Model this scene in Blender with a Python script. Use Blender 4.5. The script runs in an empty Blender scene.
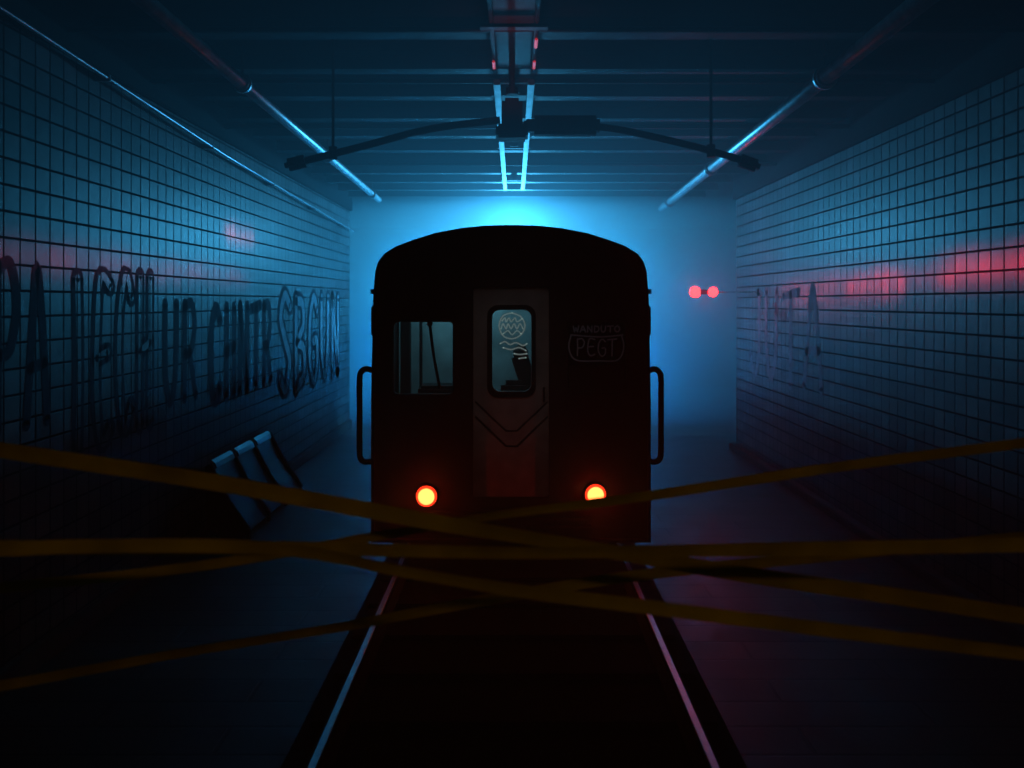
import bpy, bmesh, math, random
from mathutils import Vector, Matrix
random.seed(4)
scene = bpy.context.scene
COL = scene.collection
scene.view_settings.view_transform = 'Standard'
scene.view_settings.look = 'None'

F = 800.0; CX = 514.0; HY = 302.0; CAMZ = 2.55
def P(u, v, d):
    return Vector(((u-CX)*d/F, d, CAMZ-(v-HY)*d/F))
FY = 7.48          # train nose plane
WL, WR = -3.35, 3.86
CEIL = 4.75

# ---------------------------------------------------------------- materials
def mat(name, col=(0.5,0.5,0.5), rough=0.5, metal=0.0, emit=None, estr=0.0, noise=0.0, nscale=6.0, bump=0.0, alpha=None, coat=0.0, spec=0.5):
    m = bpy.data.materials.new(name); m.use_nodes = True
    nt = m.node_tree; b = nt.nodes['Principled BSDF']
    b.inputs['Base Color'].default_value = (*col, 1)
    b.inputs['Roughness'].default_value = rough
    b.inputs['Metallic'].default_value = metal
    b.inputs['Coat Weight'].default_value = coat
    b.inputs['Specular IOR Level'].default_value = spec
    if emit:
        b.inputs['Emission Color'].default_value = (*emit, 1)
        b.inputs['Emission Strength'].default_value = estr
    tc = nt.nodes.new('ShaderNodeTexCoord')
    nz = nt.nodes.new('ShaderNodeTexNoise'); nz.inputs['Scale'].default_value = nscale
    nz.inputs['Detail'].default_value = 6
    nt.links.new(tc.outputs['Object'], nz.inputs['Vector'])
    if noise > 0:
        r = nt.nodes.new('ShaderNodeValToRGB')
        r.color_ramp.elements[0].position = 0.3; r.color_ramp.elements[1].position = 0.75
        r.color_ramp.elements[0].color = (*[c*(1-noise) for c in col], 1)
        r.color_ramp.elements[1].color = (*[min(1, c*(1+noise)) for c in col], 1)
        nt.links.new(nz.outputs['Fac'], r.inputs['Fac'])
        nt.links.new(r.outputs['Color'], b.inputs['Base Color'])
    if bump > 0:
        bp = nt.nodes.new('ShaderNodeBump'); bp.inputs['Strength'].default_value = bump
        bp.inputs['Distance'].default_value = 0.02
        nt.links.new(nz.outputs['Fac'], bp.inputs['Height'])
        nt.links.new(bp.outputs['Normal'], b.inputs['Normal'])
    return m

def tile_mat(name, band_lo, band_hi, band_col, tile=0.175):
    m = bpy.data.materials.new(name); m.use_nodes = True
    nt = m.node_tree; N = nt.nodes; L = nt.links; b = N['Principled BSDF']
    geo = N.new('ShaderNodeNewGeometry')
    sep = N.new('ShaderNodeSeparateXYZ'); L.new(geo.outputs['Position'], sep.inputs[0])
    com = N.new('ShaderNodeCombineXYZ')
    L.new(sep.outputs['Y'], com.inputs['X']); L.new(sep.outputs['Z'], com.inputs['Y'])
    br = N.new('ShaderNodeTexBrick'); br.offset = 0.0; br.squash = 1.0
    L.new(com.outputs[0], br.inputs['Vector'])
    br.inputs['Scale'].default_value = 1.0
    br.inputs['Brick Width'].default_value = tile*1.0
    br.inputs['Row Height'].default_value = tile
    br.inputs['Mortar Size'].default_value = 0.010
    br.inputs['Mortar Smooth'].default_value = 0.3
    br.inputs['Color1'].default_value = (0.06,0.07,0.08,1)
    br.inputs['Color2'].default_value = (0.18,0.20,0.215,1)
    br.inputs['Mortar'].default_value = (0.005,0.005,0.006,1)
    # reddened tile band; its red also paints in red light reflections
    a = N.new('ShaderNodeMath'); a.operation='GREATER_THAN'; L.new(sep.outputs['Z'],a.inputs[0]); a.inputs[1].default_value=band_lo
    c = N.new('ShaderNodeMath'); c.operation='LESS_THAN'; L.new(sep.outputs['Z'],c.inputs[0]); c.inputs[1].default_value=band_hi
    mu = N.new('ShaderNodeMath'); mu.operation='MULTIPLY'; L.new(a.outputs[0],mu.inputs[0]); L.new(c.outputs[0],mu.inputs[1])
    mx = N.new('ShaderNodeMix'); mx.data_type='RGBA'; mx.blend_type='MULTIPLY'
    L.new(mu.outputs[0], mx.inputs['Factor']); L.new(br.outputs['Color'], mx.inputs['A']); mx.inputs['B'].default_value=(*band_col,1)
    # grime
    nz = N.new('ShaderNodeTexNoise'); nz.inputs['Scale'].default_value=1.3; nz.inputs['Detail'].default_value=8; nz.inputs['Roughness'].default_value=0.65
    L.new(geo.outputs['Position'], nz.inputs['Vector'])
    rp = N.new('ShaderNodeValToRGB'); rp.color_ramp.elements[0].position=0.32; rp.color_ramp.elements[1].position=0.7
    rp.color_ramp.elements[0].color=(0.3,0.3,0.3,1); rp.color_ramp.elements[1].color=(1,1,1,1)
    L.new(nz.outputs['Fac'], rp.inputs['Fac'])
    m2 = N.new('ShaderNodeMix'); m2.data_type='RGBA'; m2.blend_type='MULTIPLY'; m2.inputs['Factor'].default_value=1
    L.new(mx.outputs['Result'], m2.inputs['A']); L.new(rp.outputs['Color'], m2.inputs['B'])
    L.new(m2.outputs['Result'], b.inputs['Base Color'])
    # grout is matt, glaze is shiny
    rr = N.new('ShaderNodeMapRange'); L.new(br.outputs['Fac'],rr.inputs['Value']); rr.inputs['To Min'].default_value=0.42; rr.inputs['To Max'].default_value=0.95
    L.new(rr.outputs['Result'], b.inputs['Roughness'])
    sp = N.new('ShaderNodeMapRange'); L.new(br.outputs['Fac'],sp.inputs['Value']); sp.inputs['To Min'].default_value=0.25; sp.inputs['To Max'].default_value=0.0
    L.new(sp.outputs['Result'], b.inputs['Specular IOR Level'])
    n2 = N.new('ShaderNodeTexNoise'); n2.inputs['Scale'].default_value=9; n2.inputs['Detail'].default_value=3
    L.new(geo.outputs['Position'], n2.inputs['Vector'])
    inv = N.new('ShaderNodeMath'); inv.operation='SUBTRACT'; inv.inputs[0].default_value=1; L.new(br.outputs['Fac'],inv.inputs[1])
    ad = N.new('ShaderNodeMath'); ad.operation='MULTIPLY_ADD'; L.new(n2.outputs['Fac'],ad.inputs[0]); ad.inputs[1].default_value=0.25; L.new(inv.outputs[0],ad.inputs[2])
    bp = N.new('ShaderNodeBump'); bp.inputs['Strength'].default_value=0.6; bp.inputs['Distance'].default_value=0.012
    L.new(ad.outputs[0], bp.inputs['Height']); L.new(bp.outputs['Normal'], b.inputs['Normal'])
    return m

def floor_mat(name, col, pitch=0.3, rough=0.42):
    m = bpy.data.materials.new(name); m.use_nodes=True
    nt=m.node_tree; N=nt.nodes; L=nt.links; b=N['Principled BSDF']; b.inputs['Specular IOR Level'].default_value=0.35
    geo=N.new('ShaderNodeNewGeometry'); sep=N.new('ShaderNodeSeparateXYZ'); L.new(geo.outputs['Position'],sep.inputs[0])
    com=N.new('ShaderNodeCombineXYZ'); L.new(sep.outputs['X'],com.inputs['X']); L.new(sep.outputs['Y'],com.inputs['Y'])
    br=N.new('ShaderNodeTexBrick'); br.offset=0.5; L.new(com.outputs[0],br.inputs['Vector'])
    br.inputs['Scale'].default_value=1; br.inputs['Brick Width'].default_value=1.7; br.inputs['Row Height'].default_value=pitch
    br.inputs['Mortar Size'].default_value=0.014; br.inputs['Mortar Smooth'].default_value=0.3
    br.inputs['Color1'].default_value=(*[c*0.7 for c in col],1); br.inputs['Color2'].default_value=(*[c*1.2 for c in col],1); br.inputs['Mortar'].default_value=(*[c*0.2 for c in col],1)
    nz=N.new('ShaderNodeTexNoise'); nz.inputs['Scale'].default_value=3; nz.inputs['Detail'].default_value=8
    L.new(geo.outputs['Position'],nz.inputs['Vector'])
    mr=N.new('ShaderNodeMapRange'); L.new(nz.outputs['Fac'],mr.inputs['Value']); mr.inputs['To Min'].default_value=rough-0.14; mr.inputs['To Max'].default_value=rough+0.2
    L.new(mr.outputs['Result'],b.inputs['Roughness']); L.new(br.outputs['Color'],b.inputs['Base Color'])
    ad=N.new('ShaderNodeMath'); ad.operation='SUBTRACT'; L.new(nz.outputs['Fac'],ad.inputs[0]); L.new(br.outputs['Fac'],ad.inputs[1])
    bp=N.new('ShaderNodeBump'); bp.inputs['Strength'].default_value=0.5; bp.inputs['Distance'].default_value=0.01
    L.new(ad.outputs[0],bp.inputs['Height']); L.new(bp.outputs['Normal'],b.inputs['Normal'])
    return m

def glass_mat(name, tint=(0.8,0.86,0.88), mixf=0.2):
    m=bpy.data.materials.new(name); m.use_nodes=True
    nt=m.node_tree; N=nt.nodes; L=nt.links; N.remove(N['Principled BSDF']); out=N['Material Output']
    t=N.new('ShaderNodeBsdfTransparent'); t.inputs['Color'].default_value=(*tint,1)
    d=N.new('ShaderNodeBsdfDiffuse'); d.inputs['Color'].default_value=(0.10,0.12,0.13,1)
    g=N.new('ShaderNodeBsdfGlossy'); g.inputs['Roughness'].default_value=0.1; g.inputs['Color'].default_value=(0.5,0.5,0.5,1)
    nz=N.new('ShaderNodeTexNoise'); nz.inputs['Scale'].default_value=7; nz.inputs['Detail'].default_value=7
    mr=N.new('ShaderNodeMapRange'); L.new(nz.outputs['Fac'],mr.inputs['Value']); mr.inputs['From Min'].default_value=0.35; mr.inputs['From Max'].default_value=0.75
    mr.inputs['To Min'].default_value=0; mr.inputs['To Max'].default_value=mixf
    a=N.new('ShaderNodeMixShader'); L.new(mr.outputs['Result'],a.inputs[0]); L.new(t.outputs[0],a.inputs[1]); L.new(d.outputs[0],a.inputs[2])
    c=N.new('ShaderNodeMixShader'); c.inputs[0].default_value=0.05; L.new(a.outputs[0],c.inputs[1]); L.new(g.outputs[0],c.inputs[2])
    L.new(c.outputs[0],out.inputs['Surface'])
    return m

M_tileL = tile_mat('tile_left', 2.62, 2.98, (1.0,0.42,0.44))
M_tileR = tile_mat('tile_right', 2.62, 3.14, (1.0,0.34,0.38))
M_conc = mat('dark_concrete',(0.05,0.052,0.056),0.85,noise=0.5,nscale=3,bump=0.4)
M_back = mat('pale_concrete',(0.10,0.105,0.11),0.95,noise=0.12,nscale=0.6,spec=0.05)
M_ceil = mat('ceiling_soot',(0.010,0.010,0.012),0.9,noise=0.5,nscale=4,bump=0.3,spec=0.1)
M_beam = mat('beam_steel',(0.010,0.010,0.012),0.6,metal=0.1,noise=0.4,nscale=8,bump=0.2,spec=0.25)
M_floor = floor_mat('floor_planks',(0.045,0.05,0.056))
M_bed = mat('track_bed',(0.003,0.003,0.0035),0.95,noise=0.4,nscale=12,bump=0.5,spec=0.1)
M_sleeper = mat('sleeper',(0.004,0.004,0.004),0.9,noise=0.4,nscale=10,bump=0.4,spec=0.15)
M_railhead = mat('rail_head',(0.8,0.9,1.0),0.32,metal=1.0,noise=0.1,nscale=20)
M_railweb = mat('rail_web',(0.012,0.01,0.009),0.85,noise=0.4,nscale=15,bump=0.3,spec=0.2)
M_pipe = mat('pipe_metal',(0.42,0.44,0.47),0.38,metal=0.9,noise=0.3,nscale=9,bump=0.1)
M_conduit = mat('conduit_metal',(0.40,0.42,0.45),0.35,metal=0.9,noise=0.3,nscale=9)
M_strip = mat('strip_metal',(0.22,0.24,0.26),0.5,metal=0.9,noise=0.6,nscale=5)
M_black = mat('black_iron',(0.008,0.008,0.010),0.6,noise=0.4,nscale=10,bump=0.2,spec=0.3)
M_body = mat('train_body_paint',(0.018,0.011,0.014),0.55,noise=0.4,nscale=5,bump=0.1,spec=0.25)
M_door = mat('door_paint',(0.36,0.35,0.36),0.55,noise=0.25,nscale=6,bump=0.08,spec=0.2)
M_chev = mat('chevron_paint',(0.012,0.010,0.014),0.6,noise=0.2)
M_gasket = mat('rubber_gasket',(0.006,0.006,0.007),0.6,noise=0.2,spec=0.3)
M_glass = glass_mat('grimy_glass')
M_darkglass = mat('dark_glass',(0.006,0.007,0.009),0.2,noise=0.3,nscale=8)
M_cab = mat('cab_wall',(0.38,0.55,0.60),0.7,noise=0.35,nscale=3.5,bump=0.2)
M_cabdark = mat('cab_dark',(0.02,0.025,0.028),0.7,noise=0.4)
M_steel = mat('brushed_steel',(0.20,0.21,0.23),0.4,metal=0.8,noise=0.2,nscale=12)
M_lampcore = mat('lamp_core',(1,0.4,0.2),0.4,emit=(1.0,0.33,0.07),estr=4.2,noise=0.05)
M_lampring = mat('lamp_ring',(0.6,0.02,0.01),0.4,emit=(1.0,0.03,0.008),estr=2.6,noise=0.05)
M_sig = mat('signal_lens',(1,0.2,0.15),0.4,emit=(1.0,0.008,0.010),estr=36,noise=0.05)
M_tape = mat('caution_tape',(0.60,0.42,0.012),0.5,noise=0.35,nscale=5,spec=0.2)
M_bench = mat('bench_shell',(0.006,0.007,0.009),0.5,metal=0.0,noise=0.35,nscale=8,bump=0.1,spec=0.15)
M_grafd = mat('graffiti_dark',(0.010,0.017,0.036),0.85,noise=0.3,nscale=6,spec=0.1)
M_grafw = mat('graffiti_white',(0.28,0.36,0.44),0.8,noise=0.35,nscale=6,spec=0.1)
M_grafr = mat('graffiti_faint',(0.17,0.21,0.27),0.8,noise=0.35,nscale=6,spec=0.1)
M_stick = mat('scribble_paint_glow',(0.85,0.9,0.9),0.6,emit=(0.6,0.95,0.95),estr=0.12,noise=0.2,nscale=9)  # emission added so the painted strokes look lit
M_stickdim = mat('scribble_dim_glow',(0.30,0.36,0.45),0.6,emit=(0.3,0.45,0.6),estr=0.006,noise=0.2,nscale=9)  # slight emission stands in for light on these strokes

# ---------------------------------------------------------------- helpers
def finish(ob, m, parent=None, smooth=False, center=True):
    me = ob.data
    if center and len(me.vertices):
        xs=[v.co for v in me.vertices]
        c=Vector(((min(v.x for v in xs)+max(v.x for v in xs))/2,(min(v.y for v in xs)+max(v.y for v in xs))/2,(min(v.z for v in xs)+max(v.z for v in xs))/2))
        me.transform(Matrix.Translation(-c)); ob.location = c
    me.materials.clear(); me.materials.append(m)
    if smooth:
        for p in me.polygons: p.use_smooth=True
    if parent: setpar(ob,parent)
    return ob

WORLD = {}
def wloc(ob):
    v = Vector(ob.location)
    return WORLD.get(ob.name, v)
def setpar(ob,parent):
    ob.parent = parent
    ob.matrix_parent_inverse = Matrix.Translation(-wloc(parent))
    WORLD[ob.name] = Vector(ob.location)

def empty(name, loc):
    e = bpy.data.objects.new(name,None); e.location=loc; e.empty_display_size=0.2; COL.objects.link(e); WORLD[e.name]=Vector(loc)
    return e
def meshobj(name, verts, faces, m, parent=None, smooth=False, center=True):
    me=bpy.data.meshes.new(name); me.from_pydata([tuple(v) for v in verts],[],faces); me.update()
    bm=bmesh.new(); bm.from_mesh(me); bmesh.ops.recalc_face_normals(bm,faces=bm.faces); bm.to_mesh(me); bm.free()
    ob=bpy.data.objects.new(name,me); COL.objects.link(ob)
    return finish(ob,m,parent,smooth,center)
def bm_obj(name,bm,m,parent=None,smooth=False):
    me=bpy.data.meshes.new(name); bmesh.ops.recalc_face_normals(bm,faces=bm.faces); bm.to_mesh(me); bm.free()
    ob=bpy.data.objects.new(name,me); COL.objects.link(ob)
    return finish(ob,m,parent,smooth)
def add_box(bm,c,s,rot=None,bev=0.0):
    mtx=Matrix.Translation(c) @ (rot or Matrix.Identity(4)) @ Matrix.Diagonal((*s,1))
    r=bmesh.ops.create_cube(bm,size=1,matrix=mtx)
    if bev>0:
        ed=set()
        for v in r['verts']: ed.update(v.link_edges)
        bmesh.ops.bevel(bm,geom=list(ed),offset=bev,segments=2,affect='EDGES')
def box(name,lo,hi,m,parent=None,bev=0.0):
    lo=Vector(lo);hi=Vector(hi); bm=bmesh.new(); add_box(bm,(lo+hi)/2,hi-lo,None,bev)
    return bm_obj(name,bm,m,parent)
def add_cyl(bm,a,b,r1,r2=None,seg=20):
    a=Vector(a);b=Vector(b); d=b-a
    q=d.to_track_quat('Z','Y').to_matrix().to_4x4()
    bmesh.ops.create_cone(bm,cap_ends=True,segments=seg,radius1=r1,radius2=r1 if r2 is None else r2,depth=d.length,matrix=Matrix.Translation((a+b)/2)@q)
def smooth_pts(pts,n=6,closed=False):
    out=[]; k=len(pts)
    if k<3: return [Vector(p) for p in pts]
    P_=[Vector(p) for p in pts]
    for i in range(k-1):
        p0=P_[max(i-1,0)];p1=P_[i];p2=P_[i+1];p3=P_[min(i+2,k-1)]
        for j in range(n):
            t=j/n
            out.append(0.5*((2*p1)+(p2-p0)*t+(2*p0-5*p1+4*p2-p3)*t*t+(3*p1-p0-3*p2+p3)*t**3))
    out.append(P_[-1]); return out
def add_tube(bm,pts,r,seg=12):
    pts=[Vector(p) for p in pts]; rings=[]
    t0=(pts[1]-pts[0]).normalized(); up=Vector((0,0,1)) if abs(t0.z)<0.9 else Vector((0,1,0))
    nrm=t0.cross(up).normalized()
    for i,p in enumerate(pts):
        t=(pts[min(i+1,len(pts)-1)]-pts[max(i-1,0)]).normalized()
        nrm=(nrm-t*nrm.dot(t)).normalized(); bn=t.cross(nrm)
        rings.append([bm.verts.new(p+r*(math.cos(2*math.pi*k/seg)*nrm+math.sin(2*math.pi*k/seg)*bn)) for k in range(seg)])
    for a,b in zip(rings,rings[1:]):
        for k in range(seg): bm.faces.new((a[k],a[(k+1)%seg],b[(k+1)%seg],b[k]))
    bm.faces.new(rings[0]); bm.faces.new(rings[-1])
def tube(name,pts,r,m,parent=None,seg=14):
    bm=bmesh.new(); add_tube(bm,pts,r,seg); return bm_obj(name,bm,m,parent,True)
def rrect(x0,z0,x1,z1,r,n=6):
    pts=[]
    for cx,cz,a0 in ((x1-r,z1-r,0),(x0+r,z1-r,90),(x0+r,z0+r,180),(x1-r,z0+r,270)):
        for i in range(n+1):
            a=math.radians(a0+90*i/n); pts.append((cx+r*math.cos(a),cz+r*math.sin(a)))
    return pts
def plate(name,loops,y0,y1,m,parent=None,bevel=0.0):
    """filled XZ outline with holes, between depths y0 and y1"""
    cu=bpy.data.curves.new(name,'CURVE'); cu.dimensions='2D'; cu.fill_mode='BOTH'; cu.extrude=(y1-y0)/2-bevel; cu.bevel_depth=bevel; cu.bevel_resolution=2
    cu.offset=-bevel
    for lp in loops:
        s=cu.splines.new('POLY'); s.points.add(len(lp)-1); s.use_cyclic_u=True
        for p,(x,z) in zip(s.points,lp): p.co=(x,z,0,1)
    tmp=bpy.data.objects.new('tmp',cu); COL.objects.link(tmp)
    dg=bpy.context.evaluated_depsgraph_get(); dg.update()
    me=bpy.data.meshes.new_from_object(tmp.evaluated_get(dg))
    bpy.data.objects.remove(tmp)
    me.transform(Matrix(((1,0,0,0),(0,0,-1,(y0+y1)/2),(0,1,0,0),(0,0,0,1))))
    me.name=name
    ob=bpy.data.objects.new(name,me); COL.objects.link(ob)
    return finish(ob,m,parent)
def info(ob,label=None,cat=None,group=None,kind=None):
    if label: ob['label']=label
    if cat: ob['category']=cat
    if group: ob['group']=group
    if kind: ob['kind']=kind
    return ob
def ribbon(name,strokes,w,mapf,m,parent=None,sm=True):
    """flat painted strokes; strokes in 2D, mapf((a,b)) -> Vector"""
    V=[];Fc=[]
    for st in strokes:
        pts=smooth_pts([(p[0],p[1],0) for p in st],6) if sm and len(st)>2 else [Vector((p[0],p[1],0)) for p in st]
        base=len(V)
        for i,p in enumerate(pts):
            t=(pts[min(i+1,len(pts)-1)]-pts[max(i-1,0)])
            if t.length<1e-7: t=Vector((1,0,0))
            t.normalize(); n=Vector((-t.y,t.x,0))
            V.append(mapf(p+n*w/2)); V.append(mapf(p-n*w/2))
        for i in range(len(pts)-1):
            a=base+2*i; Fc.append((a,a+1,a+3,a+2))
        for p in (pts[0],pts[-1]):
            b=len(V)
            for k in range(10):
                V.append(mapf(p+Vector((math.cos(k*math.pi/5),math.sin(k*math.pi/5),0))*w/2*0.98))
            Fc.append(tuple(range(b,b+10)))
    me=bpy.data.meshes.new(name); me.from_pydata([tuple(v) for v in V],[],Fc); me.update()
    ob=bpy.data.objects.new(name,me); COL.objects.link(ob)
    return finish(ob,m,parent)

GL={
'P':[[(0.1,0),(0.12,0.5),(0.1,1)],[(0.1,0.95),(0.6,1),(0.85,0.75),(0.6,0.48),(0.12,0.45)]],
'A':[[(0,0),(0.25,0.6),(0.45,1),(0.7,0.6),(0.9,0)],[(0.15,0.35),(0.78,0.38)]],
'L':[[(0.15,1),(0.12,0.5),(0.15,0.03),(0.8,0.05)]],
'I':[[(0.4,1),(0.45,0.5),(0.4,0)]],
'E':[[(0.85,0.95),(0.3,1),(0.1,0.6),(0.12,0.2),(0.4,0),(0.85,0.08)],[(0.12,0.52),(0.7,0.55)]],
'C':[[(0.85,0.85),(0.5,1),(0.15,0.75),(0.1,0.35),(0.4,0.0),(0.85,0.15)]],
'H':[[(0.12,0),(0.15,1)],[(0.8,0),(0.82,1)],[(0.13,0.5),(0.81,0.55)]],
'U':[[(0.1,1),(0.1,0.35),(0.4,0),(0.75,0.3),(0.82,1)]],
'R':[[(0.1,0),(0.12,1)],[(0.1,0.96),(0.6,1),(0.82,0.75),(0.55,0.5),(0.15,0.47)],[(0.45,0.48),(0.9,0)]],
'N':[[(0.1,0),(0.12,1)],[(0.12,1),(0.8,0)],[(0.8,0),(0.82,1)]],
'T':[[(0,0.95),(0.95,1)],[(0.48,0.97),(0.45,0)]],
'S':[[(0.85,0.88),(0.45,1),(0.12,0.78),(0.45,0.53),(0.82,0.28),(0.5,0.0),(0.08,0.12)]],
'B':[[(0.1,0),(0.12,1)],[(0.1,0.98),(0.65,0.95),(0.75,0.7),(0.15,0.52)],[(0.15,0.52),(0.8,0.42),(0.8,0.12),(0.1,0.01)]],
'G':[[(0.85,0.85),(0.5,1),(0.15,0.75),(0.1,0.3),(0.45,0.0),(0.82,0.12),(0.85,0.45),(0.5,0.47)]],
'O':[[(0.5,1),(0.12,0.75),(0.1,0.3),(0.45,0),(0.82,0.25),(0.85,0.7),(0.5,1)]],
'W':[[(0,1),(0.2,0)],[(0.2,0),(0.45,0.7)],[(0.45,0.7),(0.7,0)],[(0.7,0),(0.9,1)]],
'D':[[(0.1,0),(0.12,1)],[(0.1,1),(0.65,0.9),(0.85,0.5),(0.6,0.08),(0.1,0)]],
'J':[[(0.8,1),(0.78,0.3),(0.45,0),(0.1,0.25)]],
}
def word(txt,a0,a1,b0,b1,gap=0.12):
    n=len(txt); cw=(a1-a0)/n; out=[]
    for i,ch in enumerate(txt):
        dz=(random.random()-0.5)*0.05*(b1-b0)
        for st in GL[ch]:
            out.append([(a0+cw*(i+gap/2+p[0]*(1-gap)),b0+dz+(b1-b0)*p[1]) for p in st])
    return out

# ---------------------------------------------------------------- room shell
def struct(ob): ob['kind']='structure'; return ob
BACKY=24.0
struct(box('floor',(-9,-1,-0.2),(9,BACKY+0.2,0.0),M_floor))
struct(box('ceiling',(-9,-1,CEIL),(9,BACKY+0.2,CEIL+0.2),M_ceil))
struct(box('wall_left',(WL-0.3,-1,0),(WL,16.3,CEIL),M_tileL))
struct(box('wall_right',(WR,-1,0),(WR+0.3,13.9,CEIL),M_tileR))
struct(box('wall_back',(-9,BACKY,0),(9,BACKY+0.2,CEIL),M_back))
struct(box('wall_far_left',(-9.2,16.0,0),(-9,BACKY,CEIL),M_conc))
struct(box('wall_far_right',(9,13.6,0),(9.2,BACKY,CEIL),M_conc))
struct(box('baseboard_left',(WL,-1,0),(WL+0.05,16.3,0.16),M_conc,bev=0.01))
struct(box('baseboard_right',(WR-0.12,-1,0),(WR,13.9,0.10),M_conc,bev=0.01))
struct(box('trim_1',(WL,-1,4.40),(WL+0.06,16.3,4.75),M_ceil,bev=0.01))
struct(box('trim_2',(WR-0.06,-1,4.32),(WR,13.9,4.75),M_ceil,bev=0.01))
struct(box('trim_3',(-1.27,-1,0.0),(1.27,BACKY,0.015),M_bed))
# sleepers
base=None
for i in range(11):
    y=3.0+0.62*i
    if base is None:
        base=box('sleeper',(-1.22,y-0.11,0.015),(1.22,y+0.11,0.05),M_sleeper,bev=0.012); o=base
    else:
        o=base.copy(); o.location=base.location+Vector((0,0.62*i,0)); COL.objects.link(o)
    info(o,'soot-black wooden sleeper under the steel rails','railway sleeper','sleepers of the track')
# rails
def rail(x):
    prof=[(-0.075,0.05),(0.075,0.05),(0.075,0.062),(0.014,0.075),(0.012,0.112),(0.027,0.122),(0.027,0.142),(-0.027,0.142),(-0.027,0.122),(-0.012,0.112),(-0.014,0.075),(-0.075,0.062)]
    y0,y1=-0.8,16.35; n=len(prof)
    V=[(x+px,y,pz) for y in (y0,y1) for px,pz in prof]
    Fs=[(i,(i+1)%n,n+(i+1)%n,n+i) for i in range(n)]+[tuple(range(n)),tuple(range(n,2*n))]
    e=empty('rail',(x,y0,0.05))
    meshobj('rail_web',V,Fs,M_railweb,e)
    h=box('rail_head',(x-0.02,y0,0.142),(x+0.02,y1,0.150),M_railhead,e,bev=0.003)
    h['label']='polished steel running surface'
    info(e,'long steel running rail with polished shiny top','rail','rails of the track')
rail(-1.045); rail(1.04)

# ---------------------------------------------------------------- ceiling
y=4.3; beam=None
while y<16.0:
    if beam is None:
        bm=bmesh.new()
        add_box(bm,(0.255,y,4.62),(7.0,0.16,0.02)); add_box(bm,(0.255,y,4.69),(7.0,0.02,0.12))
        beam=bm_obj('ceiling_beam',bm,M_beam); o=beam; y0b=y
    else:
        o=beam.copy(); o.location=beam.location+Vector((0,y-y0b,0)); COL.objects.link(o)
    info(o,'dark steel beam crossing under the ceiling','beam','cross beams under the ceiling')
    y+=0.95

def long_pipe(name,a,b,r,label,collars,m=M_pipe):
    a=Vector(a);b=Vector(b)
    e=empty(name,a); tube('pipe_run',[a,(a+b)/2,b],r,m,e,18)
    d=(b-a).normalized()
    for t in collars:
        c=a.lerp(b,t); bm=bmesh.new(); add_cyl(bm,c-d*0.05,c+d*0.05,r*1.3,seg=24); add_cyl(bm,c-d*0.015,c+d*0.015,r*1.5,seg=24)
        bm_obj('pipe_collar',bm,m,e,False)
        bm=bmesh.new(); add_cyl(bm,c+Vector((0,0,r)),Vector((c.x,c.y,CEIL)),0.012,seg=8); bm_obj('hanger_rod',bm,M_black,e)
    info(e,label,'pipe')
    return e
long_pipe('ceiling_pipe',(-2.26,3.2,4.42),(-2.47,14.6,4.42),0.055,'grey metal pipe hung below the ceiling beside the tiled wall',[0.32,0.62,0.93])
long_pipe('ceiling_pipe',(2.5,3.2,4.45),(2.99,16.2,4.45),0.068,'thick shiny metal pipe below the ceiling with coupling collar',[0.275,0.63,0.92])
# thin wall conduit
e=empty('wall_conduit',(WL+0.1,3.0,4.42))
tube('conduit_run',[(WL+0.10,3.0,4.52),(WL+0.10,5.1,4.41),(WL+0.10,9,4.2),(WL+0.10,16.2,3.98)],0.018,M_conduit,e,10)
for yy in (4.2,6.4,8.6,10.8,13,15.2):
    zz=4.52-(yy-3)*0.052 if yy<5.1 else (4.41-(yy-5.1)*0.0538 if yy<9 else 4.2-(yy-9)*0.0306)
    box('conduit_clip',(WL,yy-0.015,zz-0.028),(WL+0.122,yy+0.015,zz+0.028),M_conduit,e,0.004)
info(e,'thin metal conduit clipped along the top of the tiled wall','conduit')
# cross conduits
for (yy,zz,x0,x1,r) in ((5.9,4.56,-3.3,3.8,0.02),(7.25,4.555,-3.3,3.8,0.024),(9.1,4.55,-3.3,3.8,0.03),(11.6,4.55,-3.3,3.8,0.025)):
    o=tube('cross_pipe',[(x0,yy,zz),(0,yy,zz),(x1,yy,zz)],r,M_beam,None,10)
    info(o,'thin dark pipe crossing the tunnel under the ceiling','pipe','thin pipes crossing the ceiling')
# centre strips
for x in (-0.15,0.15):
    o=box('ceiling_rail',(x-0.03,7.0,4.45),(x+0.03,13.6,4.50),M_strip,bev=0.006)
    info(o,'polished metal conductor strip running along the ceiling','conductor strip','pair of metal strips along the ceiling')
for yy in (7.6,10.2,12.9):
    bm=bmesh.new(); add_box(bm,(0,yy,4.515),(0.42,0.06,0.02),None,0.004); add_box(bm,(0,yy,4.57),(0.1,0.06,0.08),None,0.006)
    o=bm_obj('strip_bracket',bm,M_black); info(o,'dark iron bracket carrying the metal ceiling strips','bracket','brackets of the ceiling strips')
ch=empty('ceiling_channel',(0,5.4,4.5))
bm=bmesh.new()
for x in (-0.16,0.16): add_box(bm,(x,5.35,4.535),(0.03,3.1,0.07),None,0.005)
add_box(bm,(0,5.35,4.58),(0.34,3.1,0.02))
bm_obj('channel',bm,M_black,ch)
for yy in (5.0,5.65):
    box('crossbar',(-0.24,yy-0.04,4.48),(0.24,yy+0.04,4.505),M_black,ch,0.005)
M_glint=mat('red_glint_glow',(0.3,0.01,0.01),0.4,emit=(1.0,0.03,0.03),estr=0.4,noise=0.5,nscale=30)  # strips glow red in place of reflections on the channel
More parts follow.
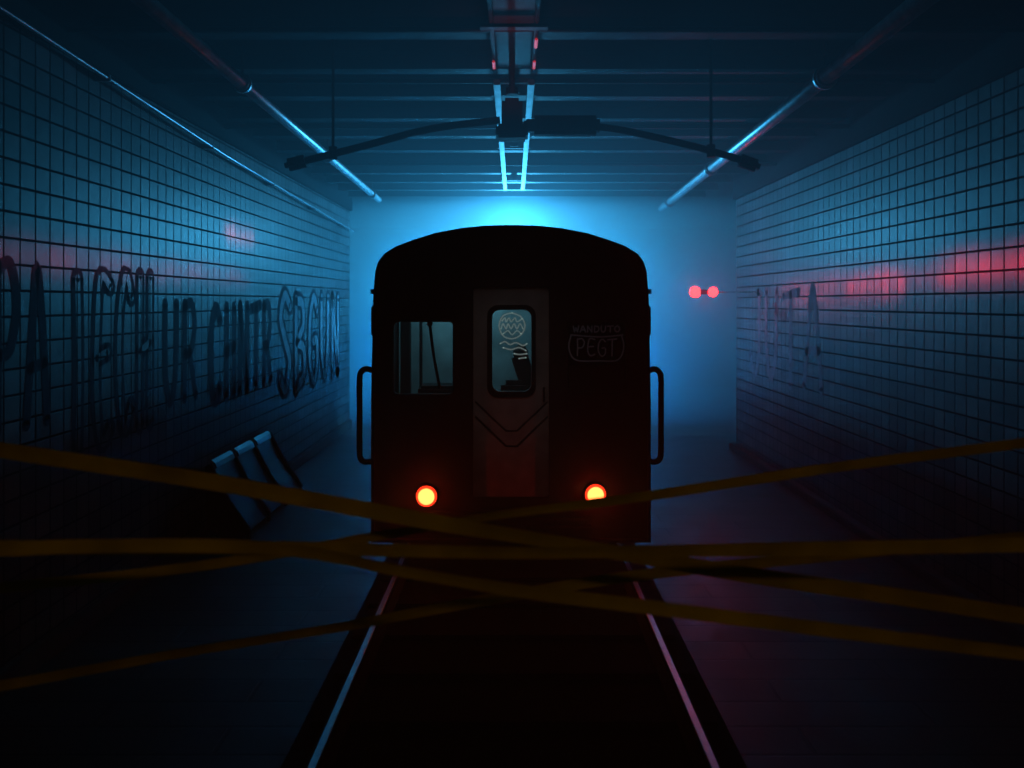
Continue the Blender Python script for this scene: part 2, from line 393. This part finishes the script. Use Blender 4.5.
for x,yy in ((-0.165,6.55),(0.165,6.55),(0.165,6.0)):
    o=box('red_glint',(x-0.012,yy-0.10,4.48),(x+0.012,yy+0.10,4.50),M_glint,ch,0.006); o['label']='small glowing strip in place of a red reflection'
info(ch,'dark steel channel under the ceiling with painted red glints','ceiling channel')

# overhead arm assembly
D=6.5
hub=empty('overhead_arm_fixture',P(512,92,D))
bm=bmesh.new()
add_box(bm,P(512,118,D),(0.17,0.18,0.30),None,0.03)
add_cyl(bm,P(512,95,D),P(512,88,D),0.05)
add_cyl(bm,P(512,88,D),Vector((P(512,88,D).x,D,CEIL)),0.025)
add_box(bm,P(512,133,D),(0.26,0.22,0.11),None,0.02)
bm_obj('hub',bm,M_black,hub)
def arm(pts,r0,r1):
    bm=bmesh.new(); pts=smooth_pts(pts,5)
    n=len(pts)
    for i in range(n-1):
        add_cyl(bm,pts[i],pts[i+1],r0+(r1-r0)*i/n,r0+(r1-r0)*(i+1)/n,12)
    return bm_obj('arm',bm,M_black,hub)
arm([P(500,120,D),P(430,129,D),P(360,147,D),P(300,162,D)],0.03,0.03)
arm([P(524,124,D),P(600,127,D),P(650,136,D),P(700,148,D),P(745,161,D)],0.028,0.03)
bm=bmesh.new(); add_box(bm,P(565,126,D),(0.56,0.14,0.155),None,0.03); add_box(bm,P(531,126,D),(0.12,0.1,0.1),None,0.02); bm_obj('motor_housing',bm,M_black,hub)
bm=bmesh.new(); add_box(bm,P(297,163,D),(0.20,0.10,0.10),Matrix.Rotation(math.radians(-14),4,'Y'),0.03); bm_obj('arm_tip',bm,M_black,hub)
bm=bmesh.new(); add_box(bm,P(748,163,D),(0.20,0.10,0.10),Matrix.Rotation(math.radians(20),4,'Y'),0.03); bm_obj('arm_tip',bm,M_black,hub)
for u,v in ((333,153),(711,151)):
    p=P(u,v,D); bm=bmesh.new(); add_cyl(bm,p,Vector((p.x,p.y,CEIL)),0.012,seg=8); add_cyl(bm,p-Vector((0,0,0.05)),p+Vector((0,0,0.05)),0.035,seg=12); bm_obj('hanger_rod',bm,M_black,hub)
info(hub,'black iron bracket with two long arms hung from ceiling','overhead bracket')

# ---------------------------------------------------------------- train
train=empty('subway_train',(-0.02,FY+4,0.15))
S=FY/F
tx=lambda u:(u-CX)*S
tz=lambda v:CAMZ-(v-HY)*S
C=511
half=[(139,541),(139,400),(137,300),(135,272),(132,262),(126,254),(114,246.5),(98,240.5),(76,233.5),(50,228.5),(25,226)]
out=[(tx(C+h),tz(v)) for h,v in half]+[(tx(C),tz(225.3))]+[(tx(C-h),tz(v)) for h,v in reversed(half)]
winL=rrect(tx(394),tz(394),tx(453),tz(322),0.04)
winR=rrect(tx(568),tz(394),tx(626),tz(322),0.04)
dop=rrect(tx(473),tz(498),tx(549),tz(287),0.03)
plate('front_panel',[out,winL,winR,dop],FY,FY+0.06,M_body,train,0.003)
def shell(name,y0,y1,scl,m,thick=0.05):
    n=len(out); cx=tx(C); cz=tz(400)
    o1=[((x-cx)*scl+cx,(z-cz)*scl+cz) for x,z in out]
    i1=[((x-cx)*(scl-thick)+cx,(z-cz)*(scl-thick)+cz) for x,z in out]
    V=[(x,y,z) for y in (y0,y1) for x,z in o1]+[(x,y,z) for y in (y0,y1) for x,z in i1]
    Fs=[]
    for k in range(n):
        j=(k+1)%n
        Fs.append((k,j,n+j,n+k)); Fs.append((2*n+k,2*n+j,3*n+j,3*n+k))
        Fs.append((k,j,2*n+j,2*n+k)); Fs.append((n+k,n+j,3*n+j,3*n+k))
    return meshobj(name,V,Fs,m,train)
shell('body_shell',FY+0.062,15.6,1.0,M_body)
shell('front_rim',FY-0.05,FY+0.03,1.0,M_body,0.02)
plate('rear_panel',[out],15.6,15.66,M_body,train)
# door
dr=rrect(tx(470),tz(501),tx(552),tz(284),0.03)
dwin=rrect(tx(492),tz(392),tx(531.5),tz(310),0.075)
door=plate('door',[dr,dwin],FY+0.062,FY+0.09,M_door,train,0.002); door['label']='pale grey end door with rounded window'
plate('window_gasket',[rrect(tx(487),tz(398),tx(536),tz(305),0.10),dwin],FY+0.035,FY+0.064,M_gasket,door,0.004)
plate('window_glass',[rrect(tx(491),tz(393),tx(532.5),tz(309),0.075)],FY+0.068,FY+0.075,M_glass,door)
fy=FY+0.0605
def fmap(p): return Vector((tx(p.x),fy,tz(p.y)))
ribbon('chevron_stripe',[[(475.5,403),(490,417),(506,432),(517,432),(533,417),(547.5,403)]],1.8,fmap,M_chev,door,False)
ribbon('chevron_stripe',[[(475.5,418),(490,432),(506,447.5),(517,447.5),(533,432),(547.5,418)]],2.2,fmap,M_chev,door,False)
bm=bmesh.new(); add_box(bm,Vector((tx(544),FY+0.04,tz(395))),(0.02,0.045,0.14),None,0.006); o=bm_obj('door_handle',bm,M_gasket,door)
for (lp,u0,u1,gm,nm) in ((winL,394,453,M_glass,'l'),(winR,568,626,M_darkglass,'r')):
    g=plate('cab_window',[rrect(tx(u0-0.5),tz(394.5),tx(u1+0.5),tz(321.5),0.04)],FY+0.02,FY+0.03,gm,train)
    if nm=='r': g['label']='dark window pane with faint scratched graffiti'; gR=g
    else: g['label']='grimy window pane showing the dim cab'; gL=g
    plate('window_frame',[rrect(tx(u0-2),tz(396.5),tx(u1+2),tz(319.5),0.055),lp],FY-0.012,FY+0.0,M_gasket,g,0.003)
def gmap(p): return Vector((tx(p.x),FY+0.018,tz(p.y)))
# strokes are laid out with v downward, so flip the letter height
def vword(t,u0,u1,v0,v1): return [[(a,v1-b) for a,b in st] for st in word(t,u0,u1,0,v1-v0)]
ribbon('scratched_graffiti',vword('WANDUTO',573,621,326,332)+vword('PEGT',576,618,339,356)+
       [[(571,336),(569,348),(576,360),(600,361),(618,360),(624,348),(622,336)],[(571,335),(600,337),(623,335)]],1.5,gmap,M_stickdim,gR)
plate('lower_sash',[rrect(tx(569),tz(393.5),tx(625),tz(365),0.02)],FY+0.004,FY+0.017,M_gasket,gR)
def dmap(p): return Vector((tx(p.x),FY+0.0665,tz(p.y)))
ribbon('scratched_graffiti',[[(512,313),(503,316),(499,326),(503,336),(512,339),(521,335),(525,326),(521,317),(512,313)],
  [(502,321),(505,318),(506,322),(509,318),(511,322),(515,318),(517,322),(522,319)],[(501,329),(503,324),(506,329),(508,324),(511,329),(514,324),(517,329),(520,324),(523,329)],[(503,334),(508,331),(512,335),(517,331),(521,334)],
  [(500,344),(505,342),(510,345),(516,343),(523,346),(527,344)],[(503,348),(511,350),(519,348),(526,351)],[(514,354),(520,355),(527,354)],[(519,359),(526,358)]],1.5,dmap,M_stick,door)
wp=bmesh.new(); add_tube(wp,[Vector((tx(430),FY-0.03,tz(324))),Vector((tx(434),FY-0.035,tz(355))),Vector((tx(440),FY-0.03,tz(388)))],0.014,8)
add_cyl(wp,Vector((tx(430),FY+0.02,tz(324))),Vector((tx(430),FY-0.05,tz(324))),0.025,seg=12)
bm_obj('wiper',wp,M_gasket,train)
# cab interior
box('cab_partition',(tx(382),FY+1.1,tz(470)),(tx(640),FY+1.14,tz(250)),M_cab,train)
bm=bmesh.new()
add_box(bm,(tx(395),FY+0.75,tz(360)),(0.10,0.1,1.3),None,0.01)
add_box(bm,(tx(411),FY+0.8,tz(360)),(0.03,0.05,1.3),None,0.01)
add_tube(bm,[(tx(450),FY+0.5,tz(300)),(tx(450),FY+0.5,tz(430))],0.014,8)
add_box(bm,(tx(440),FY+0.5,tz(406)),(0.5,0.35,0.30),None,0.03)
bm_obj('cab_fittings',bm,M_cabdark,train)
bm=bmesh.new()
add_box(bm,(tx(519),FY+0.55,tz(404)),(0.36,0.14,0.34),None,0.05)
add_box(bm,(tx(525),FY+0.55,tz(376)),(0.17,0.12,0.42),Matrix.Rotation(math.radians(-18),4,'Y'),0.05)
bmesh.ops.create_uvsphere(bm,u_segments=16,v_segments=10,radius=1,matrix=Matrix.Translation((tx(521),FY+0.55,tz(357)))@Matrix.Diagonal((0.075,0.07,0.09,1)))
bm_obj('cab_figure',bm,M_cabdark,train)  # dark figure shape, head and leaning torso, behind the door window
# headlights
for u,v in ((427,495),(595,493.5)):
    e=Vector((tx(u),FY,tz(v)))
    bm=bmesh.new(); add_cyl(bm,e+Vector((0,0.01,0)),e+Vector((0,-0.05,0)),0.115,0.10,32)
    hl=bm_obj('headlight',bm,M_gasket,train)
    bm=bmesh.new(); bmesh.ops.create_uvsphere(bm,u_segments=28,v_segments=14,radius=1,matrix=Matrix.Translation(e+Vector((0,-0.048,0)))@Matrix.Diagonal((0.098,0.03,0.098,1)))
    o=bm_obj('lens',bm,M_lampring,hl,True); o['label']='glowing red lens'
    bm=bmesh.new(); bmesh.ops.create_uvsphere(bm,u_segments=28,v_segments=14,radius=1,matrix=Matrix.Translation(e+Vector((0,-0.06,0)))@Matrix.Diagonal((0.078,0.032,0.078,1)))
    o=bm_obj('bulb',bm,M_lampcore,hl,True); o['label']='bright orange bulb'
for sgn,ue,uo in ((-1,373,358.5),(1,649,662)):
    k=FY+0.05; pts=[(tx(ue),k,tz(371)),(tx(uo-sgn*6),k,tz(369.5)),(tx(uo-sgn*1.5),k,tz(373)),(tx(uo),k,tz(381)),(tx(uo),k,tz(415)),(tx(uo),k,tz(452)),(tx(uo-sgn*1.5),k,tz(460)),(tx(uo-sgn*6),k,tz(463)),(tx(ue),k,tz(462))]
    o=tube('handrail',smooth_pts(pts,4),0.028,M_black,train,12)
    box('side_bracket',(min(tx(ue-sgn*2),tx(ue+sgn*2.5)),FY+0.02,tz(336)),(max(tx(ue-sgn*2),tx(ue+sgn*2.5)),FY+0.16,tz(306)),M_black,train,0.01)
    box('side_bracket',(min(tx(ue-sgn*2),tx(ue+sgn*3)),FY+0.02,tz(294)),(max(tx(ue-sgn*2),tx(ue+sgn*3)),FY+0.10,tz(289)),M_black,train,0.004)
bm=bmesh.new()
for q in range(3): add_box(bm,(tx(C),FY-0.03,tz(512+q*7)),(1.5,0.10,0.035),None,0.008)
add_box(bm,(tx(C),FY+0.01,tz(518)),(1.4,0.05,0.22),None,0.01)
bm_obj('anticlimber',bm,M_black,train)
bm=bmesh.new()
add_box(bm,(tx(C),FY+0.05,0.36),(0.28,0.5,0.16),None,0.02); add_box(bm,(tx(C),FY-0.2,0.36),(0.36,0.2,0.26),None,0.04); add_box(bm,(tx(C)-0.12,FY-0.33,0.36),(0.08,0.16,0.2),None,0.02)
bm_obj('coupler',bm,M_black,train)
bm=bmesh.new(); add_box(bm,(tx(C),11.5,0.36),(2.3,7.6,0.14),None,0.02); add_box(bm,(tx(C),11.5,0.27),(1.5,1.8,0.26),None,0.02); bm_obj('underframe',bm,M_black,train)
box('pilot_beam',(tx(C)-0.92,FY+0.06,0.20),(tx(C)+0.92,FY+0.14,0.37),M_black,train,0.01)
for yy in (8.4,9.9,13.3,14.8):
    for x,s in ((-1.045,1),(1.04,-1)):
        bm=bmesh.new(); add_cyl(bm,(x-0.045,yy,0.462),(x+0.045,yy,0.462),0.31,seg=36); add_cyl(bm,(x+s*0.045,yy,0.462),(x+s*0.07,yy,0.462),0.33,seg=36)
        bm_obj('wheel',bm,M_black,train)
    bm=bmesh.new(); add_cyl(bm,(-1.0,yy,0.462),(1.0,yy,0.462),0.06); bm_obj('axle',bm,M_black,train)
info(train,'dark subway car, rounded roof, pale end door, glowing red lamps','subway train')

# ---------------------------------------------------------------- signal lamps
SD=12.6
sg=empty('signal_lamp',P(704,292,SD))
a=P(695,292,SD); b=P(713,292,SD)
box('signal_housing',(a.x-0.06,SD+0.02,a.z-0.035),(b.x+0.06,SD+0.09,a.z+0.035),M_black,sg,0.015)
tube('wall_bracket',[(b.x+0.04,SD+0.06,b.z),(b.x+0.3,SD+0.06,b.z),(WR,SD+0.06,b.z)],0.006,M_black,sg,10)
box('wall_plate',(WR-0.03,SD,b.z-0.06),(WR,SD+0.12,b.z+0.06),M_black,sg,0.01)
for p,r in ((a,0.088),(b,0.076)):
    bm=bmesh.new(); bmesh.ops.create_uvsphere(bm,u_segments=24,v_segments=12,radius=1,matrix=Matrix.Translation(p)@Matrix.Diagonal((r,0.05,r,1)))
    o=bm_obj('signal_lens',bm,M_sig,sg,True); o['label']='glowing red lens'
info(sg,'pair of glowing red signal lamps bracketed from tiled wall','signal light')

# ---------------------------------------------------------------- bench
bx=empty('bench',(-3.02,9.6,0.0))
prof=[(-3.29,0.80),(-3.22,0.66),(-3.13,0.48),(-3.04,0.33),(-2.94,0.20),(-2.86,0.07)]
ys=8.62; L_=2.1; seg=L_/3
def slab(name,pf,y0,y1,th,m,par):
    V=[];n=len(pf)
    for yy in (y0,y1):
        for (x,z) in pf: V.append((x,yy,z))
        for (x,z) in pf: V.append((x-th*0.8,yy,z-th*0.55))
    Fs=[]
    for o_ in range(n-1):
        Fs.append((o_,o_+1,2*n+o_+1,2*n+o_)); Fs.append((n+o_,n+o_+1,3*n+o_+1,3*n+o_))
        Fs.append((o_,o_+1,n+o_+1,n+o_)); Fs.append((2*n+o_,2*n+o_+1,3*n+o_+1,3*n+o_))
    Fs.append((0,n,3*n,2*n)); Fs.append((n-1,2*n-1,4*n-1,3*n-1))
    return meshobj(name,V,Fs,m,par)
for k in range(3):
    y0=ys+k*seg+0.015; y1=ys+(k+1)*seg-0.015
    slab('backrest',prof[:3],y0,y1,0.03,M_bench,bx)
    slab('seat',prof[2:],y0,y1,0.03,M_bench,bx)
    o=slab('top_edge',[(-3.285,0.835),(-3.245,0.80),(-3.225,0.75)],y0+0.05,y1-0.05,0.02,M_steel,bx); o['label']='metal edge strip standing in for the lit top'  # pale strip added for the highlight along the backrest top
for k in range(4):
    yy=ys+k*seg
    bm=bmesh.new(); add_tube(bm,[(x+0.01,yy,z) for x,z in prof],0.03,8); add_tube(bm,[(-3.04,yy,0.33),(-3.2,yy,0.02)],0.02,8); add_tube(bm,[(-2.86,yy,0.07),(-2.86,yy,0.0)],0.02,8)
    bm_obj('frame',bm,M_black,bx,True)
# closed side panels
for yy in (ys-0.03,ys+L_+0.01):
    V=[(x+0.01,yy,z) for x,z in prof]+[(-3.30,yy,0.10),(-3.32,yy,0.78)]
    n=len(V); V+= [(x,y_+0.02,z) for x,y_,z in V]
    Fs=[tuple(range(n)),tuple(range(n,2*n))]+[(i,(i+1)%n,n+(i+1)%n,n+i) for i in range(n)]
    meshobj('side_panel',V,Fs,M_bench,bx)
info(bx,'dark three-seat metal bench tipped against the tiled wall','bench')

# ---------------------------------------------------------------- graffiti
def lmap(off):
    return lambda p: Vector((WL+off,p.x,p.y))
def rmap(off):
    return lambda p: Vector((WR-off,-p.x,p.y))
def graf(txt,a0,a1,b0,b1,w,style,label,side='l'):
    st=word(txt,a0,a1,b0,b1,0.2)
    mp=lmap if side=='l' else rmap
    if style=='line':
        g=ribbon('graffiti',st,w,mp(0.003),M_grafd)
    elif style=='pale':
        g=ribbon('graffiti',st,w,mp(0.004),M_grafr)
    elif style=='bubble':
        g=ribbon('graffiti',st,w,mp(0.003),M_grafd)
        ribbon('letter_fill',st,w*0.4,mp(0.005),M_tileL,g)
    else:
        g=ribbon('graffiti',st,w,mp(0.003),M_grafd)
        ribbon('letter_fill',st,w*0.5,mp(0.008),M_grafw,g)
    info(g,label,'graffiti')
graf('PA',5.12,5.80,1.72,2.82,0.085,'line','dark spray-painted letters PA on the tiles')
graf('IECH',5.98,7.45,1.42,2.76,0.17,'bubble','tall bubble letters with dark outline on the tiles')
graf('UR',7.6,8.5,1.55,2.52,0.11,'line','dark spray-painted letters UR on the tiles')
graf('CHNTR',8.75,11.1,1.45,2.50,0.15,'line','dark spray-painted word CHNTR on the tiles')
graf('SBGUN',11.3,15.4,1.25,2.62,0.30,'bright','pale outlined graffiti letters near the tunnel end')
graf('JUTA',-13.2,-9.9,1.40,2.72,0.12,'pale','thin pale graffiti letters on the tiles','r')

# ---------------------------------------------------------------- caution tapes
def tape(pts,w,label,tw=0.15,ph=0.0):
    pts=smooth_pts(pts,10); V=[];n=len(pts)
    for i,p in enumerate(pts):
        t=(pts[min(i+1,n-1)]-pts[max(i-1,0)]).normalized()
        side=t.cross(Vector((0,1,0))).normalized()
        a=tw*math.sin(i*0.13+ph)*2.2
        s=(Matrix.Rotation(a,3,t)@side)*w/2
        V.append(p+s);V.append(p+s*0.33+Vector((0,0.002,0)));V.append(p-s*0.33+Vector((0,0.002,0)));V.append(p-s)
    Fs=[]
    for i in range(n-1):
        for k in range(3):
            a=4*i+k; Fs.append((a,a+1,a+5,a+4))
    o=meshobj('caution_tape',V,Fs,M_tape,None,True)
    info(o,label,'caution tape','strands of caution tape across the track')
def wallpt(side,v,d): # anchor on wall at depth d
    return Vector((WL if side<0 else WR,d,CAMZ-(v-HY)*d/F))
T=2.4
tape([wallpt(-1,350,2.35),P(-100,432,T),P(0,450,T),P(200,480,T),P(400,516,T),P(480,530,T),P(560,543,T),P(730,572,T),P(880,594,T),P(1024,616,T),P(1120,630,T),wallpt(1,680,2.4)],0.048,'dark yellow caution tape sagging across the track',0.15,0.3)
T=2.55
tape([wallpt(-1,640,2.5),P(-100,600,T),P(0,588,T),P(200,566,T),P(400,532,T),P(500,515,T),P(640,497,T),P(830,468,T),P(1024,443,T),P(1120,430,T),wallpt(1,370,2.5)],0.032,'yellow caution tape rising to the tiled wall',0.2,1.7)
T=2.2
tape([wallpt(-1,535,2.2),P(-100,545,T),P(0,547,T),P(200,548,T),P(330,549,T),P(520,553,T),P(660,551,T),P(850,548,T),P(1024,545,T),P(1120,544,T),wallpt(1,540,2.2)],0.038,'level yellow caution tape strung between the walls',0.15,0.9)
T=2.1
tape([wallpt(-1,560,2.15),P(-100,552,T),P(100,546,T),P(280,549,T),P(400,571,T),P(520,591,T),P(640,606,T),P(830,630,T),P(1024,654,T),P(1120,664,T),wallpt(1,700,2.15)],0.036,'slack yellow caution tape crossing low over the rails',0.15,2.6)
T=2.7
tape([wallpt(-1,740,2.7),P(-100,700,T),P(0,686,T),P(170,655,T),P(340,627,T),P(480,601,T),P(640,575,T),P(830,556,T),P(1024,536,T),P(1120,530,T),wallpt(1,500,2.7)],0.036,'dim yellow caution tape hanging lowest across the floor',0.15,3.4)

# ---------------------------------------------------------------- lights & haze
def light(name,kind,loc,energy,color,size=0.1,target=None,spot=None,blend=0.8,sizey=None,spread=None):
    l=bpy.data.lights.new(name,kind); l.energy=energy; l.color=color
    if kind=='AREA':
        l.size=size
        if sizey: l.shape='RECTANGLE'; l.size_y=sizey
        if spread: l.spread=math.radians(spread)
    else: l.shadow_soft_size=size
    if kind=='SPOT': l.spot_size=math.radians(spot); l.spot_blend=blend
    o=bpy.data.objects.new(name,l); o.location=loc; COL.objects.link(o)
    if target is not None:
        o.rotation_euler=(Vector(target)-Vector(loc)).to_track_quat('-Z','Y').to_euler()
    return o
# added spots hidden behind the car, spreading the glow through the mist
light('mist_flood','SPOT',(0,16.8,3.4),2100,(0.07,0.46,0.86),0.15,(0,20,3.7),170,0.5)
light('mist_flood','SPOT',(1.6,16.8,2.9),1500,(0.010,0.32,0.82),0.15,(2.6,20,2.8),170,0.5)
light('mist_flood','SPOT',(-1.6,16.8,2.9),1900,(0.012,0.34,0.82),0.15,(-2.6,20,2.8),170,0.5)
light('mist_flood','SPOT',(1.9,16.8,1.3),1200,(0.001,0.20,0.72),0.15,(3.2,19,1.2),170,0.5)
light('mist_flood','SPOT',(-1.9,16.8,1.3),1350,(0.001,0.20,0.72),0.15,(-3.2,19,1.2),170,0.5)
light('glow_light','POINT',(0,15.95,3.80),1250,(0.04,0.42,0.88),0.1)
light('fill_near','AREA',(0.2,4.5,4.5),1.2,(0.06,0.40,0.75),5.0,(0.2,4.5,0),sizey=3)
# red washes: added unseen area lights that redden the tiles
def wash(x,y,z,ly,lz,e,c,side):
    l=light('red_wash','AREA',(x,y,z),e,c,lz,None,sizey=ly,spread=105)
    l.rotation_euler=(0,math.radians(-90 if side>0 else 90),0)
    l.data.size=lz; l.data.size_y=ly
    return l
wash(WR-0.2,6.5,2.84,1.6,0.12,5.5,(1.0,0.0,0.028),1)
wash(WR-0.2,8.6,2.74,1.3,0.12,4.5,(1.0,0.0,0.028),1)
wash(WR-0.2,7.9,2.80,4.4,0.12,3.5,(1.0,0.0,0.05),1)
wash(WL+0.2,9.8,3.36,1.0,0.08,2.0,(1.0,0.12,0.06),-1)
wash(WL+0.2,7.6,2.86,5.0,0.10,2.6,(1.0,0.03,0.07),-1)
for u,v in ((427,495),(595,493.5)):
    light('lamp_glow','POINT',(tx(u),FY-0.2,tz(v)),1.4,(1.0,0.02,0.006),0.03)
for p in (a,b):
    light('signal_glow','POINT',p+Vector((0,-0.15,0)),2.5,(1.0,0.0,0.02),0.03)
light('ceiling_red','AREA',(0.0,5.9,4.2),0.9,(1.0,0.06,0.04),0.3,(0.0,6.1,4.7))
light('warm_fill','SPOT',(0,-0.5,3.6),9.5,(1.0,0.64,0.20),0.1,(0,2.4,1.8),85)
light('door_fill','SPOT',(0,3.5,4.3),12,(1.0,0.97,0.97),0.1,(0,FY,2.0),22)
light('cab_lamp','POINT',(tx(470),FY+0.55,tz(268)),15,(0.32,0.82,1.0),0.05)

# haze: thin air in the near tunnel, a thick bank of mist in the chamber behind the car
w=bpy.data.worlds.new('world'); scene.world=w; w.use_nodes=True
nt=w.node_tree; bg=nt.nodes['Background']; bg.inputs['Color'].default_value=(0.001,0.002,0.004,1); bg.inputs['Strength'].default_value=0.5
vs=nt.nodes.new('ShaderNodeVolumeScatter'); vs.inputs['Anisotropy'].default_value=0.5
vs.inputs['Color'].default_value=(0.6,0.88,1,1); vs.inputs['Density'].default_value=0.048
nt.links.new(vs.outputs[0],nt.nodes['World Output'].inputs['Volume'])
M_mist=bpy.data.materials.new('mist'); M_mist.use_nodes=True
nt=M_mist.node_tree; nt.nodes.remove(nt.nodes['Principled BSDF'])
vs=nt.nodes.new('ShaderNodeVolumeScatter'); vs.inputs['Anisotropy'].default_value=0.0
vs.inputs['Color'].default_value=(0.5,0.88,1,1); vs.inputs['Density'].default_value=0.22
nt.links.new(vs.outputs[0],nt.nodes['Material Output'].inputs['Volume'])
mist=box('mist',(-8.95,16.4,0.02),(8.95,23.95,4.74),M_mist)
info(mist,'thick bank of blue-lit mist filling the space behind the train','mist',None,'stuff')

# ---------------------------------------------------------------- camera
cam=bpy.data.cameras.new('camera'); co=bpy.data.objects.new('camera',cam); COL.objects.link(co)
co.location=(0,0,CAMZ); co.rotation_euler=(math.radians(90),0,0)
cam.sensor_width=36; cam.lens=F/1024*36; cam.shift_x=-2/1024; cam.shift_y=-82/1024
cam.clip_start=0.05
cam.dof.use_dof=True; cam.dof.focus_distance=8.0; cam.dof.aperture_fstop=1.8
scene.camera=co
